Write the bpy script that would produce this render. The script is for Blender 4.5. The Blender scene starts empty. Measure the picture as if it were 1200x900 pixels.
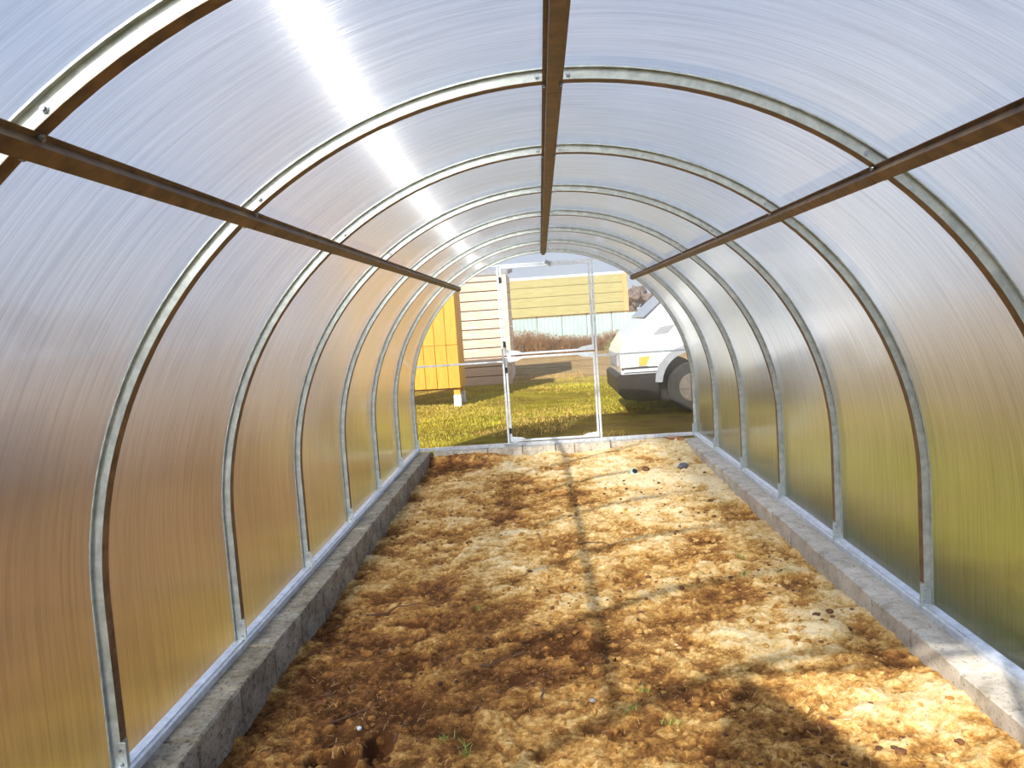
import bpy, bmesh, math, random
import numpy as np
from mathutils import Vector, Matrix

random.seed(7)
rng = np.random.default_rng(11)
sc = bpy.context.scene
COL = sc.collection

# ------------------------------------------------------------------ camera
cam_d = bpy.data.cameras.new('camera')
cam = bpy.data.objects.new('camera', cam_d)
COL.objects.link(cam)
R_ = Vector((0.99707097, 0.03552805, -0.06772914))
U_ = Vector((0.06444045, 0.0867195, 0.99414645))
F_ = Vector((-0.04119352, 0.99559906, -0.08417605))
m = Matrix(((R_.x, U_.x, -F_.x, -0.0801), (R_.y, U_.y, -F_.y, -0.3199),
            (R_.z, U_.z, -F_.z, 1.3616), (0, 0, 0, 1)))
cam.matrix_world = m
cam_d.sensor_width = 36
cam_d.lens = 27.265
cam_d.clip_start = 0.02
cam_d.clip_end = 500
sc.camera = cam

# ------------------------------------------------------------------ sky, sun, exposure
SUN_DIR = Vector((0.555, 1.33, -1.0))          # the way the sunlight travels
world = bpy.data.worlds.new('sky')
sc.world = world
world.use_nodes = True
wt = world.node_tree
wt.nodes.clear()
def wn(t, **k):
    n = wt.nodes.new(t)
    for a, b in k.items(): setattr(n, a, b)
    return n
tc = wn('ShaderNodeTexCoord')
sep = wn('ShaderNodeSeparateXYZ')
wt.links.new(tc.outputs['Generated'], sep.inputs[0])
ramp = wn('ShaderNodeValToRGB')
cr = ramp.color_ramp
cr.elements[0].position = 0.0; cr.elements[0].color = (0.80, 0.86, 0.95, 1)
cr.elements[1].position = 1.0; cr.elements[1].color = (0.10, 0.28, 0.70, 1)
e = cr.elements.new(0.12); e.color = (0.56, 0.69, 0.95, 1)
e = cr.elements.new(0.45); e.color = (0.25, 0.45, 0.88, 1)
wt.links.new(sep.outputs['Z'], ramp.inputs[0])
mp = wn('ShaderNodeMapping'); mp.inputs['Scale'].default_value = (1.0, 1.0, 2.6)
wt.links.new(tc.outputs['Generated'], mp.inputs[0])
cn = wn('ShaderNodeTexNoise'); cn.inputs['Scale'].default_value = 1.7
cn.inputs['Detail'].default_value = 6; cn.inputs['Roughness'].default_value = 0.6
wt.links.new(mp.outputs[0], cn.inputs['Vector'])
crp = wn('ShaderNodeValToRGB')
crp.color_ramp.elements[0].position = 0.42; crp.color_ramp.elements[0].color = (0, 0, 0, 1)
crp.color_ramp.elements[1].position = 0.62; crp.color_ramp.elements[1].color = (1, 1, 1, 1)
wt.links.new(cn.outputs['Fac'], crp.inputs[0])
wmx = wn('ShaderNodeMix', data_type='RGBA')
wt.links.new(crp.outputs[0], wmx.inputs[0])
wt.links.new(ramp.outputs[0], wmx.inputs[6])
wmx.inputs[7].default_value = (0.82, 0.87, 0.98, 1)
bg = wn('ShaderNodeBackground'); bg.inputs['Strength'].default_value = 0.85
wt.links.new(wmx.outputs[2], bg.inputs['Color'])
wo = wn('ShaderNodeOutputWorld')
wt.links.new(bg.outputs[0], wo.inputs['Surface'])

sun_d = bpy.data.lights.new('sun', 'SUN')
sun_d.energy = 7.6
sun_d.angle = math.radians(0.7)
sun_d.color = (1.0, 0.95, 0.86)
sun = bpy.data.objects.new('sun', sun_d)
sun.rotation_euler = SUN_DIR.to_track_quat('-Z', 'Y').to_euler()
sun.location = (-6, -13, 12)
COL.objects.link(sun)

sc.view_settings.view_transform = 'Standard'
sc.view_settings.look = 'None'
sc.view_settings.gamma = 1
sc.view_settings.use_curve_mapping = False
sc.view_settings.exposure = 0.05
sc.cycles.transparent_max_bounces = 24
sc.cycles.max_bounces = 10

# ------------------------------------------------------------------ materials
class NT:
    """small node-tree writer"""
    def __init__(self, name):
        self.m = bpy.data.materials.new(name)
        self.m.use_nodes = True
        self.t = self.m.node_tree
        self.t.nodes.clear()
        self.out = self.t.nodes.new('ShaderNodeOutputMaterial')
    def n(self, typ, ins=None, **k):
        nd = self.t.nodes.new(typ)
        for a, b in k.items(): setattr(nd, a, b)
        for a, b in (ins or {}).items():
            if hasattr(b, 'is_output') or isinstance(b, bpy.types.NodeSocket): self.t.links.new(b, nd.inputs[a])
            else: nd.inputs[a].default_value = b
        return nd
    def coords(self, kind='Object', scale=(1, 1, 1), rot=(0, 0, 0)):
        c = self.n('ShaderNodeTexCoord')
        return self.n('ShaderNodeMapping', {0: c.outputs[kind], 'Scale': scale, 'Rotation': rot}).outputs[0]
    def noise(self, vec, scale, detail=4, rough=0.55, dist=0.0):
        return self.n('ShaderNodeTexNoise', {'Vector': vec, 'Scale': scale, 'Detail': detail,
                                            'Roughness': rough, 'Distortion': dist}).outputs['Fac']
    def ramp(self, fac, stops):
        r = self.n('ShaderNodeValToRGB', {0: fac})
        c = r.color_ramp
        while len(c.elements) < len(stops): c.elements.new(0.5)
        for el, (p, col) in zip(c.elements, stops):
            el.position = p
            el.color = (*col, 1) if len(col) == 3 else col
        return r.outputs[0]
    def mix(self, fac, a, b, mode='MIX'):
        x = self.n('ShaderNodeMix', data_type='RGBA', blend_type=mode)
        for i, v in ((0, fac), (6, a), (7, b)):
            if isinstance(v, bpy.types.NodeSocket): self.t.links.new(v, x.inputs[i])
            elif i == 0: x.inputs[0].default_value = v
            else: x.inputs[i].default_value = (*v, 1)
        return x.outputs[2]
    def math(self, op, a, b=0.0, c=None, clamp=False):
        ins = {0: a, 1: b}
        if c is not None: ins[2] = c
        return self.n('ShaderNodeMath', ins, operation=op, use_clamp=clamp).outputs[0]
    def bump(self, h, strength=0.5, dist=0.01):
        return self.n('ShaderNodeBump', {'Height': h, 'Strength': strength, 'Distance': dist}).outputs[0]
    def pbr(self, **ins):
        p = self.n('ShaderNodeBsdfPrincipled')
        for a, b in ins.items():
            a = a.replace('_', ' ')
            if isinstance(b, bpy.types.NodeSocket): self.t.links.new(b, p.inputs[a])
            else: p.inputs[a].default_value = (*b, 1) if isinstance(b, tuple) and len(b) == 3 else b
        self.t.links.new(p.outputs[0], self.out.inputs[0])
        return self.m
    def surf(self, s):
        self.t.links.new(s, self.out.inputs[0])
        return self.m

def metal(name, c1, c2, rough=0.42, met=0.85, scale=30):
    a = NT(name)
    v = a.coords()
    f = a.noise(v, scale, 5, 0.6)
    col = a.ramp(f, [(0.35, c1), (0.65, c2)])
    r = a.math('MULTIPLY_ADD', f, 0.25, rough - 0.12)
    return a.pbr(Base_Color=col, Metallic=met, Roughness=r, Normal=a.bump(a.noise(v, scale * 4), 0.12, 0.001))
M = {}
M['zinc'] = metal('galvanised_steel', (0.42, 0.46, 0.44), (0.62, 0.66, 0.63), 0.5, 0.75)
M['zinc_rail'] = metal('galvanised_rail_steel', (0.62, 0.65, 0.68), (0.84, 0.87, 0.92), 0.38, 0.6)
M['purlin'] = metal('brown_purlin_steel', (0.13, 0.085, 0.05), (0.27, 0.18, 0.10), 0.5, 0.6, 18)  # brown steel tone, shared by the purlins and the strips inside the arches
M['screw'] = metal('screw_steel', (0.35, 0.38, 0.42), (0.55, 0.58, 0.62), 0.35, 0.9, 60)
M['leaf_frame'] = metal('pale_galvanised_frame', (0.66, 0.72, 0.76), (0.84, 0.88, 0.92), 0.45, 0.4)

def sheet_material(name, curved, clear, tint=(0.93, 0.95, 0.97)):
    """Fluted twin-wall plastic: the flutes run round the arch (curved) or upright (end walls).
    Light leaves a flute in a cone about the flute, which is what the hair transmission lobe does."""
    a = NT(name)
    g = a.n('ShaderNodeNewGeometry')
    if curved:
        y = a.n('ShaderNodeCombineXYZ', {0: 0.0, 1: 1.0, 2: 0.0}).outputs[0]
        tan = a.n('ShaderNodeVectorMath', {0: y, 1: g.outputs['Normal']}, operation='CROSS_PRODUCT').outputs[0]
    else:
        tan = a.n('ShaderNodeCombineXYZ', {0: 0.0, 1: 0.0, 2: 1.0}).outputs[0]
    uv = a.n('ShaderNodeUVMap').outputs[0]      # u along the flute, v across, both in metres
    m1 = a.n('ShaderNodeMapping', {0: uv, 'Scale': (0.9, 170.0, 1)}).outputs[0]
    m2 = a.n('ShaderNodeMapping', {0: uv, 'Scale': (2.6, 45.0, 1)}).outputs[0]
    n1 = a.noise(m1, 1.0, 4, 0.7)
    n2 = a.noise(m2, 1.0, 4, 0.65)
    s = a.math('ADD', a.math('MULTIPLY', n1, 0.55), a.math('MULTIPLY', n2, 0.45))
    tan0 = tan
    if curved:  # the flute wanders a little sideways
        w = a.math('MULTIPLY_ADD', n1, 0.10, -0.05)
        off = a.n('ShaderNodeCombineXYZ', {0: 0.0, 1: w, 2: 0.0}).outputs[0]
        tan = a.n('ShaderNodeVectorMath', {0: tan, 1: off}, operation='ADD').outputs[0]
        tan = a.n('ShaderNodeVectorMath', {0: tan}, operation='NORMALIZE').outputs[0]
    col = a.ramp(s, [(0.36, (tint[0] * 0.74, tint[1] * 0.75, tint[2] * 0.78)), (0.56, tint), (0.7, (1, 1, 1))])
    narrow = a.n('ShaderNodeBsdfHair', {'Color': col, 'Offset': 0.0, 'RoughnessU': 0.010, 'RoughnessV': 0.14, 'Tangent': tan}, component='Transmission')
    wide = a.n('ShaderNodeBsdfHair', {'Color': col, 'Offset': 0.0, 'RoughnessU': 0.007, 'RoughnessV': 1.0, 'Tangent': tan0}, component='Transmission')
    haze = a.n('ShaderNodeBsdfTranslucent', {'Color': col})
    hm = a.n('ShaderNodeMixShader', {0: 0.10 if curved else 0.012, 1: narrow.outputs[0], 2: wide.outputs[0]})
    hz = a.n('ShaderNodeMixShader', {0: 0.01 if curved else 0.0, 1: hm.outputs[0], 2: haze.outputs[0]})
    clearb = a.n('ShaderNodeBsdfTransparent', {'Color': (*tint, 1)})
    cosn = a.math('ABSOLUTE', a.n('ShaderNodeVectorMath', {0: g.outputs['Normal'], 1: g.outputs['Incoming']}, operation='DOT_PRODUCT').outputs['Value'])
    if curved: t = a.n('ShaderNodeMapRange', {0: cosn, 1: 0.57, 2: 0.65, 3: 0.05, 4: clear}, clamp=True).outputs[0]
    else: t = a.n('ShaderNodeMapRange', {0: cosn, 1: 0.35, 2: 0.95, 3: 0.1, 4: clear}, clamp=True).outputs[0]
    tr = a.n('ShaderNodeMixShader', {0: t, 1: hz.outputs[0], 2: clearb.outputs[0]})
    return a.surf(tr.outputs[0])

def film_material(name, rough):
    a = NT(name)
    uv = a.n('ShaderNodeUVMap').outputs[0]
    m1 = a.n('ShaderNodeMapping', {0: uv, 'Scale': (1.5, 60.0, 1)}).outputs[0]
    b = a.bump(a.noise(m1, 1.0, 3), 0.25, 0.002)
    fr = a.n('ShaderNodeFresnel', {'IOR': 1.36})
    gl = a.n('ShaderNodeBsdfGlossy', {'Color': (1, 1, 1, 1), 'Roughness': rough, 'Normal': b})
    tp = a.n('ShaderNodeBsdfTransparent', {'Color': (0.98, 0.985, 0.99, 1)})
    return a.surf(a.n('ShaderNodeMixShader', {0: fr.outputs[0], 1: tp.outputs[0], 2: gl.outputs[0]}).outputs[0])

M['sheet'] = sheet_material('fluted_plastic_curved', True, 0.60)
M['sheet_end'] = sheet_material('fluted_plastic_upright', False, 0.86, (0.95, 0.965, 0.97))
M['film'] = film_material('plastic_sheet_face', 0.16)

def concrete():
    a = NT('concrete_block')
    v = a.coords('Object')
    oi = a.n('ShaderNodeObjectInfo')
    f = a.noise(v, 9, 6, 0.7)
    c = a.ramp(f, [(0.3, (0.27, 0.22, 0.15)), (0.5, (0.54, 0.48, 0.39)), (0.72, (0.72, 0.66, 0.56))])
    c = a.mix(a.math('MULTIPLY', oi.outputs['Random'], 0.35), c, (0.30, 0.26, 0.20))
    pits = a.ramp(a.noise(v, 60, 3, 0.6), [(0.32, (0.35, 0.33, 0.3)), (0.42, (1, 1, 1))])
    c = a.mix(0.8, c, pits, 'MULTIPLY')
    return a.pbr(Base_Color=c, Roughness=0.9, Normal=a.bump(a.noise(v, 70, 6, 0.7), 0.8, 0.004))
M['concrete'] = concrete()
def concrete_dirty_shaded():  # left row: its shade, with some dirt, put into a darker concrete colour
    a = NT('dirty_shaded_concrete_block')
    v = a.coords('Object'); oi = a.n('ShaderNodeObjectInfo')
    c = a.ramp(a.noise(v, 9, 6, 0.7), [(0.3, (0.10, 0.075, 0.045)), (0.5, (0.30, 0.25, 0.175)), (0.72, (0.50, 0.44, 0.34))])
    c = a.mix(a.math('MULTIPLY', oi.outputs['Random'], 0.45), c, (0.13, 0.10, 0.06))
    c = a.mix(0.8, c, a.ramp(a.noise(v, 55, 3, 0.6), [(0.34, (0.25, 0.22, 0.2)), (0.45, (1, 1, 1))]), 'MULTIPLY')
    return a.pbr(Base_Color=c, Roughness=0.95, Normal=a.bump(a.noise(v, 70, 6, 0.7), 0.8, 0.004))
M['concrete_dirty_shaded'] = concrete_dirty_shaded()
def brickm():
    a = NT('red_brown_block')
    v = a.coords('Object')
    c = a.ramp(a.noise(v, 25, 6, 0.7), [(0.3, (0.16, 0.06, 0.02)), (0.7, (0.42, 0.19, 0.08))])
    return a.pbr(Base_Color=c, Roughness=0.9, Normal=a.bump(a.noise(v, 70, 6, 0.7), 0.8, 0.004))
M['brick'] = brickm()

def soil():
    a = NT('sandy_soil')
    v = a.coords('Object')
    big = a.noise(v, 0.9, 4, 0.6, 0.3)
    mid = a.noise(v, 9.0, 9, 0.72, 0.6)
    fine = a.noise(v, 55.0, 8, 0.80)
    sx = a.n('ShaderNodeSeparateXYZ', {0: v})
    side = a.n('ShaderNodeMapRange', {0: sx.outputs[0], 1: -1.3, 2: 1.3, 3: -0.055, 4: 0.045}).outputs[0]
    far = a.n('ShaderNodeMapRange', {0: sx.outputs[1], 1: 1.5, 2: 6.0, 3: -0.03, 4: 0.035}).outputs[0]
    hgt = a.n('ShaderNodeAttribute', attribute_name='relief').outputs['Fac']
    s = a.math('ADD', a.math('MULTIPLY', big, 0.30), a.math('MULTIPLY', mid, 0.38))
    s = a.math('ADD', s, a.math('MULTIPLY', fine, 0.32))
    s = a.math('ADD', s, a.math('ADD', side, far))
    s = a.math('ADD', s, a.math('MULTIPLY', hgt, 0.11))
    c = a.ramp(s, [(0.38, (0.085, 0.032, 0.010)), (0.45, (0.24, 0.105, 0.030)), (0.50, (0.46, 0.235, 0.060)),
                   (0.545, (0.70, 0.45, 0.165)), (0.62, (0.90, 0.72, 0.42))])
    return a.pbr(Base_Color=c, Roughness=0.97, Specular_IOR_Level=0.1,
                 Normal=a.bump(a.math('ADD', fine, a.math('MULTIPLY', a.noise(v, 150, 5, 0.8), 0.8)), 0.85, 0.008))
M['soil'] = soil()

def ground_mat():
    a = NT('meadow_ground')
    v = a.coords('Object')
    sx = a.n('ShaderNodeSeparateXYZ', {0: v})
    X, Y = sx.outputs[0], sx.outputs[1]
    big = a.noise(v, 0.28, 5, 0.6, 0.5)
    mid = a.noise(v, 2.5, 6, 0.7)
    fine = a.noise(v, 30, 5, 0.7)
    green = a.ramp(mid, [(0.3, (0.13, 0.11, 0.006)), (0.5, (0.29, 0.245, 0.012)), (0.7, (0.44, 0.35, 0.04))])
    gold = a.ramp(mid, [(0.3, (0.09, 0.035, 0.003)), (0.5, (0.26, 0.12, 0.010)), (0.7, (0.40, 0.21, 0.03))])
    dry = a.ramp(mid, [(0.3, (0.34, 0.20, 0.08)), (0.6, (0.52, 0.37, 0.18))])
    earth = a.ramp(mid, [(0.3, (0.08, 0.033, 0.012)), (0.6, (0.22, 0.10, 0.035))])
    w = a.math('MULTIPLY_ADD', big, 5.0, -2.5)
    xw = a.math('ADD', X, w)
    f_left = a.n('ShaderNodeMapRange', {0: xw, 1: -2.6, 2: -1.0, 3: 1.0, 4: 0.0}).outputs[0]
    c = a.mix(f_left, green, gold)
    # bare brown earth beyond the lawn on the right, dry straw field beyond that and at the back
    band = a.math('MULTIPLY', a.n('ShaderNodeMapRange', {0: xw, 1: 4.6, 2: 6.0, 3: 0.0, 4: 1.0}).outputs[0],
                  a.n('ShaderNodeMapRange', {0: Y, 1: 12.0, 2: 20.0, 3: 1.0, 4: 0.35}).outputs[0])
    c = a.mix(band, c, earth)
    farx = a.n('ShaderNodeMapRange', {0: xw, 1: 11.0, 2: 13.0, 3: 0.0, 4: 0.9}).outputs[0]
    c = a.mix(farx, c, dry)
    near = a.n('ShaderNodeVectorMath', {0: v, 1: (0.9, 9.3, 0.0)}, operation='DISTANCE').outputs['Value']
    nf = a.n('ShaderNodeMapRange', {0: a.math('MULTIPLY_ADD', mid, 1.2, near), 1: 1.5, 2: 3.4, 3: 0.6, 4: 0.0}).outputs[0]
    c = a.mix(nf, c, earth)
    yw = a.math('MULTIPLY_ADD', big, 3.0, a.math('ADD', Y, -1.5))
    f1 = a.n('ShaderNodeMapRange', {0: yw, 1: 15.5, 2: 18.0, 3: 0.0, 4: 1.0}).outputs[0]
    c = a.mix(f1, c, dry)
    stripe = a.ramp(a.noise(a.n('ShaderNodeMapping', {0: v, 'Scale': (0.25, 1.6, 1)}).outputs[0], 1.0, 3), [(0.48, (0, 0, 0)), (0.60, (1, 1, 1))])
    c = a.mix(a.math('MULTIPLY', stripe, 0.45), c, earth)
    s2 = a.ramp(a.noise(a.n('ShaderNodeMapping', {0: v, 'Scale': (0.75, 0.07, 1)}).outputs[0], 1.0, 4, 0.6), [(0.44, (0, 0, 0)), (0.56, (1, 1, 1))])
    s2 = a.math('MULTIPLY', s2, a.n('ShaderNodeMapRange', {0: X, 1: -3.2, 2: -2.0, 3: 0.7, 4: 0.0}).outputs[0])
    c = a.mix(s2, c, earth)
    c = a.mix(0.5, c, a.ramp(fine, [(0.3, (0.45, 0.45, 0.45)), (0.7, (1.2, 1.2, 1.2))]), 'MULTIPLY')
    return a.pbr(Base_Color=c, Roughness=1.0, Specular_IOR_Level=0.1, Normal=a.bump(fine, 0.8, 0.03))
M['ground'] = ground_mat()

def wood(name, c1, c2, scale=(1, 1, 1), rough=0.75):
    a = NT(name)
    v = a.coords('Object', scale)
    oi = a.n('ShaderNodeObjectInfo')
    v2 = a.n('ShaderNodeVectorMath', {0: v, 1: oi.outputs['Location']}, operation='ADD').outputs[0]
    f = a.noise(v2, 3.0, 6, 0.6, 1.2)
    c = a.ramp(f, [(0.3, c1), (0.65, c2)])
    c = a.mix(a.math('MULTIPLY', oi.outputs['Random'], 0.3), c, tuple(x * 0.8 for x in c1))
    return a.pbr(Base_Color=c, Roughness=rough, Normal=a.bump(f, 0.3, 0.005))
M['yellow_wood'] = wood('yellow_board_wood', (0.68, 0.32, 0.03), (0.86, 0.46, 0.06), (6, 6, 0.7))
M['pale_wood'] = wood('pale_plank_wood', (0.70, 0.48, 0.35), (0.90, 0.74, 0.60), (0.7, 6, 6))
M['olive_wood'] = wood('olive_siding_wood', (0.36, 0.32, 0.12), (0.50, 0.44, 0.20), (0.5, 4, 4))
M['orange_wood'] = wood('orange_corner_wood', (0.75, 0.33, 0.12), (0.90, 0.48, 0.22), (4, 4, 0.7))
M['brown_wood'] = wood('dark_brown_wood', (0.08, 0.035, 0.015), (0.20, 0.09, 0.035), (4, 4, 0.7))
M['red_wood'] = wood('red_painted_wood', (0.48, 0.06, 0.03), (0.62, 0.12, 0.06), (4, 4, 0.7))
M['teal'] = wood('pale_teal_sheet', (0.36, 0.50, 0.46), (0.52, 0.66, 0.62), (4, 4, 0.5), 0.5)

def flat(name, col, rough=0.6, met=0.0, var=0.15, scale=12, **k):
    a = NT(name)
    f = a.noise(a.coords(), scale, 4)
    c = a.ramp(f, [(0.3, tuple(x * (1 - var) for x in col)), (0.7, tuple(min(1, x * (1 + var)) for x in col))])
    return a.pbr(Base_Color=c, Roughness=rough, Metallic=met, **k)
M['roofing'] = flat('grey_roofing', (0.30, 0.31, 0.33), 0.6)
M['car_paint'] = flat('white_car_paint', (0.82, 0.84, 0.86), 0.22, 0.0, 0.01, 3, Coat_Weight=0.6)
M['car_black'] = flat('black_plastic', (0.016, 0.012, 0.010), 0.55)
M['rubber'] = flat('tyre_rubber', (0.03, 0.028, 0.026), 0.85)
M['rim'] = flat('wheel_rim', (0.30, 0.26, 0.22), 0.4, 0.7)
M['glass_dark'] = flat('tinted_car_glass', (0.10, 0.13, 0.15), 0.05, 0.0, 0.05, 3, Coat_Weight=1.0)
M['lamp_clear'] = flat('headlamp_lens', (0.75, 0.74, 0.70), 0.1, 0.0, 0.05)
M['lamp_amber'] = flat('amber_lens', (0.95, 0.42, 0.06), 0.15, 0.0, 0.05)
M['flare'] = flat('grey_arch_flare', (0.30, 0.31, 0.33), 0.5)
M['white_paint'] = flat('white_block_paint', (0.80, 0.82, 0.84), 0.7)
M['stone'] = flat('grey_stone', (0.30, 0.27, 0.25), 0.9, 0, 0.3, 30)
M['dark_stone'] = flat('dark_stone', (0.09, 0.085, 0.10), 0.6, 0, 0.3, 30)
M['scrap'] = flat('pale_plastic_scrap', (0.72, 0.82, 0.93), 0.3)
M['mint'] = flat('mint_plastic', (0.50, 0.74, 0.64), 0.4)
M['clod'] = flat('dark_soil_clod', (0.13, 0.055, 0.020), 0.97, 0, 0.5, 25)
M['twig'] = flat('dry_twig_bark', (0.13, 0.06, 0.03), 0.9, 0, 0.3, 40)
M['straw'] = flat('dry_straw', (0.62, 0.42, 0.16), 0.9, 0, 0.3, 20)
M['blade'] = flat('fresh_grass', (0.22, 0.30, 0.04), 0.7, 0, 0.35, 15)
M['lawn'] = flat('lawn_grass', (0.46, 0.40, 0.04), 0.8, 0, 0.5, 0.9)
M['lawn_dry'] = flat('dry_lawn_grass', (0.58, 0.38, 0.10), 0.85, 0, 0.4, 1.2)
M['shrub'] = flat('dry_shrub_twigs', (0.30, 0.15, 0.06), 0.9, 0, 0.45, 4)
M['green_shrub'] = flat('green_shrub_leaves', (0.26, 0.30, 0.08), 0.8, 0, 0.4, 4)
M['forest'] = flat('distant_tree_foliage', (0.16, 0.12, 0.10), 0.9, 0, 0.5, 1.5)

# ------------------------------------------------------------------ building helpers
def link(name, me, mat=None, parent=None, loc=None):
    o = bpy.data.objects.new(name, me)
    COL.objects.link(o)
    if mat is not None:
        for mm in (mat if isinstance(mat, (list, tuple)) else [mat]): me.materials.append(mm)
    if parent is not None: o.parent = parent
    if loc is not None: o.location = loc
    return o
def mesh(name, verts, faces, mat=None, parent=None, loc=None, smooth=False):
    me = bpy.data.meshes.new(name)
    me.from_pydata([tuple(map(float, v)) for v in verts], [], faces)
    me.update()
    if smooth: me.polygons.foreach_set('use_smooth', [True] * len(me.polygons))
    return link(name, me, mat, parent, loc)
def empty(name, loc=(0, 0, 0), parent=None, rz=0):
    o = bpy.data.objects.new(name, None)
    o.empty_display_size = 0.1
    COL.objects.link(o)
    o.location = loc
    o.rotation_euler = (0, 0, rz)
    if parent: o.parent = parent
    return o
def tag(o, label=None, cat=None, group=None, kind=None):
    if label: o['label'] = label
    if cat: o['category'] = cat
    if group: o['group'] = group
    if kind: o['kind'] = kind
    return o
def bm_obj(name, bm, mat, parent=None, loc=None, smooth=False):
    me = bpy.data.meshes.new(name)
    bm.normal_update()
    bm.to_mesh(me); bm.free()
    if smooth: me.polygons.foreach_set('use_smooth', [True] * len(me.polygons))
    return link(name, me, mat, parent, loc)
def bx(bm, c, s, bev=0.0, rot=None, taper=None):
    """a box at centre c, size s; taper = (sx, sy) scale of the top face"""
    vs = []
    for z in (-.5, .5):
        for x, y in ((-.5, -.5), (.5, -.5), (.5, .5), (-.5, .5)):
            k = taper if (taper and z > 0) else (1, 1)
            v = Vector((x * s[0] * k[0], y * s[1] * k[1], z * s[2]))
            if rot is not None: v = rot @ v
            vs.append(bm.verts.new(v + Vector(c)))
    fs = [bm.faces.new([vs[i] for i in q]) for q in ((3, 2, 1, 0), (4, 5, 6, 7), (0, 1, 5, 4), (1, 2, 6, 5), (2, 3, 7, 6), (3, 0, 4, 7))]
    if bev:
        es = {e for f in fs for e in f.edges}
        bmesh.ops.bevel(bm, geom=list(es), offset=bev, segments=1, affect='EDGES')
    return bm
def box(name, c, s, mat, parent=None, bev=0.003, rot=None, taper=None, at_origin=False):
    bm = bmesh.new()
    bx(bm, (0, 0, 0) , s, bev, rot, taper)
    return bm_obj(name, bm, mat, parent, c)
def tube_pts(bm, pts, r, n=6, cap=True):
    rings = []
    for i, p in enumerate(pts):
        p = Vector(p)
        d = (Vector(pts[min(i + 1, len(pts) - 1)]) - Vector(pts[max(i - 1, 0)])).normalized()
        a = d.orthogonal().normalized(); b = d.cross(a)
        rr = r[i] if isinstance(r, (list, tuple)) else r
        rings.append([bm.verts.new(p + (a * math.cos(t) + b * math.sin(t)) * rr) for t in [2 * math.pi * k / n for k in range(n)]])
    for A, B in zip(rings[:-1], rings[1:]):
        for k in range(n): bm.faces.new((A[k], A[(k + 1) % n], B[(k + 1) % n], B[k]))
    if cap:
        bm.faces.new(rings[0][::-1]); bm.faces.new(rings[-1])
def cyl(bm, c, axis, r, h, n=16, bev=0.0):
    q = Vector((0, 0, 1)).rotation_difference(Vector(axis)).to_matrix().to_4x4()
    mat = Matrix.Translation(c) @ q
    g = bmesh.ops.create_cone(bm, cap_ends=True, segments=n, radius1=r, radius2=r, depth=h, matrix=mat)
    if bev:
        es = [e for e in {e for v in g['verts'] for e in v.link_edges} if len(e.link_faces) == 2 and any(len(f.verts) > 4 for f in e.link_faces)]
        bmesh.ops.bevel(bm, geom=es, offset=bev, segments=2, affect='EDGES')
def prism(name, prof, x0, x1, mat, parent=None, axis='y', loc=None):
    """a closed profile extruded along an axis (profile in the two other coordinates)"""
    n = len(prof)
    P = (lambda a, b, t: (a, t, b)) if axis == 'y' else ((lambda a, b, t: (t, a, b)) if axis == 'x' else (lambda a, b, t: (a, b, t)))
    vs = [P(a, b, x0) for a, b in prof] + [P(a, b, x1) for a, b in prof]
    fs = [tuple(range(n))[::-1], tuple(range(n, 2 * n))] + [(i, (i + 1) % n, n + (i + 1) % n, n + i) for i in range(n)]
    bm = bmesh.new()
    bv = [bm.verts.new(v) for v in vs]
    for f in fs: bm.faces.new([bv[i] for i in f])
    bmesh.ops.recalc_face_normals(bm, faces=bm.faces)
    return bm_obj(name, bm, mat, parent, loc)

# value noise in numpy (for real relief)
def vnoise(x, y, seed=0):
    r = np.random.default_rng(seed).random((256, 256))
    xi = np.floor(x).astype(int); yi = np.floor(y).astype(int)
    fx = x - xi; fy = y - yi
    fx = fx * fx * (3 - 2 * fx); fy = fy * fy * (3 - 2 * fy)
    g = lambda i, j: r[i % 256, j % 256]
    return (g(xi, yi) * (1 - fx) * (1 - fy) + g(xi + 1, yi) * fx * (1 - fy) + g(xi, yi + 1) * (1 - fx) * fy + g(xi + 1, yi + 1) * fx * fy) * 2 - 1
def fbm(x, y, f, oct=4, seed=0, gain=0.5):
    s = 0; a = 1
    for k in range(oct):
        s = s + a * vnoise(x * f + 17.3 * k, y * f + 5.1 * k, seed + k)
        f *= 2.03; a *= gain
    return s

# ------------------------------------------------------------------ the greenhouse in numbers
HL = 0.545          # height where the arch curve begins
RI = 1.491          # inner radius of the arch tubes
RO = 1.525          # outer radius of the arch tubes = inner face of the sheets
SH = 0.006          # sheet thickness
TH = 0.672          # angle of the side purlins from the top
NA = 9              # arches, 1 m apart, y = 0..8
GY = -0.10          # ground level outside

def arc_pt(r, th): return (r * math.sin(th), HL + r * math.cos(th))
def path(r, n=72):
    """inner line of an arch of radius r: leg, curve, leg -> (x, z), inward normal"""
    out = []
    for i in range(5): out.append(((-r, HL * i / 5), (1, 0)))
    for i in range(n + 1):
        t = -math.pi / 2 + math.pi * i / n
        out.append((arc_pt(r, t), (-math.sin(t), -math.cos(t))))
    for i in range(5): out.append(((r, HL * (4 - i) / 5), (-1, 0)))
    return out

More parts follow.
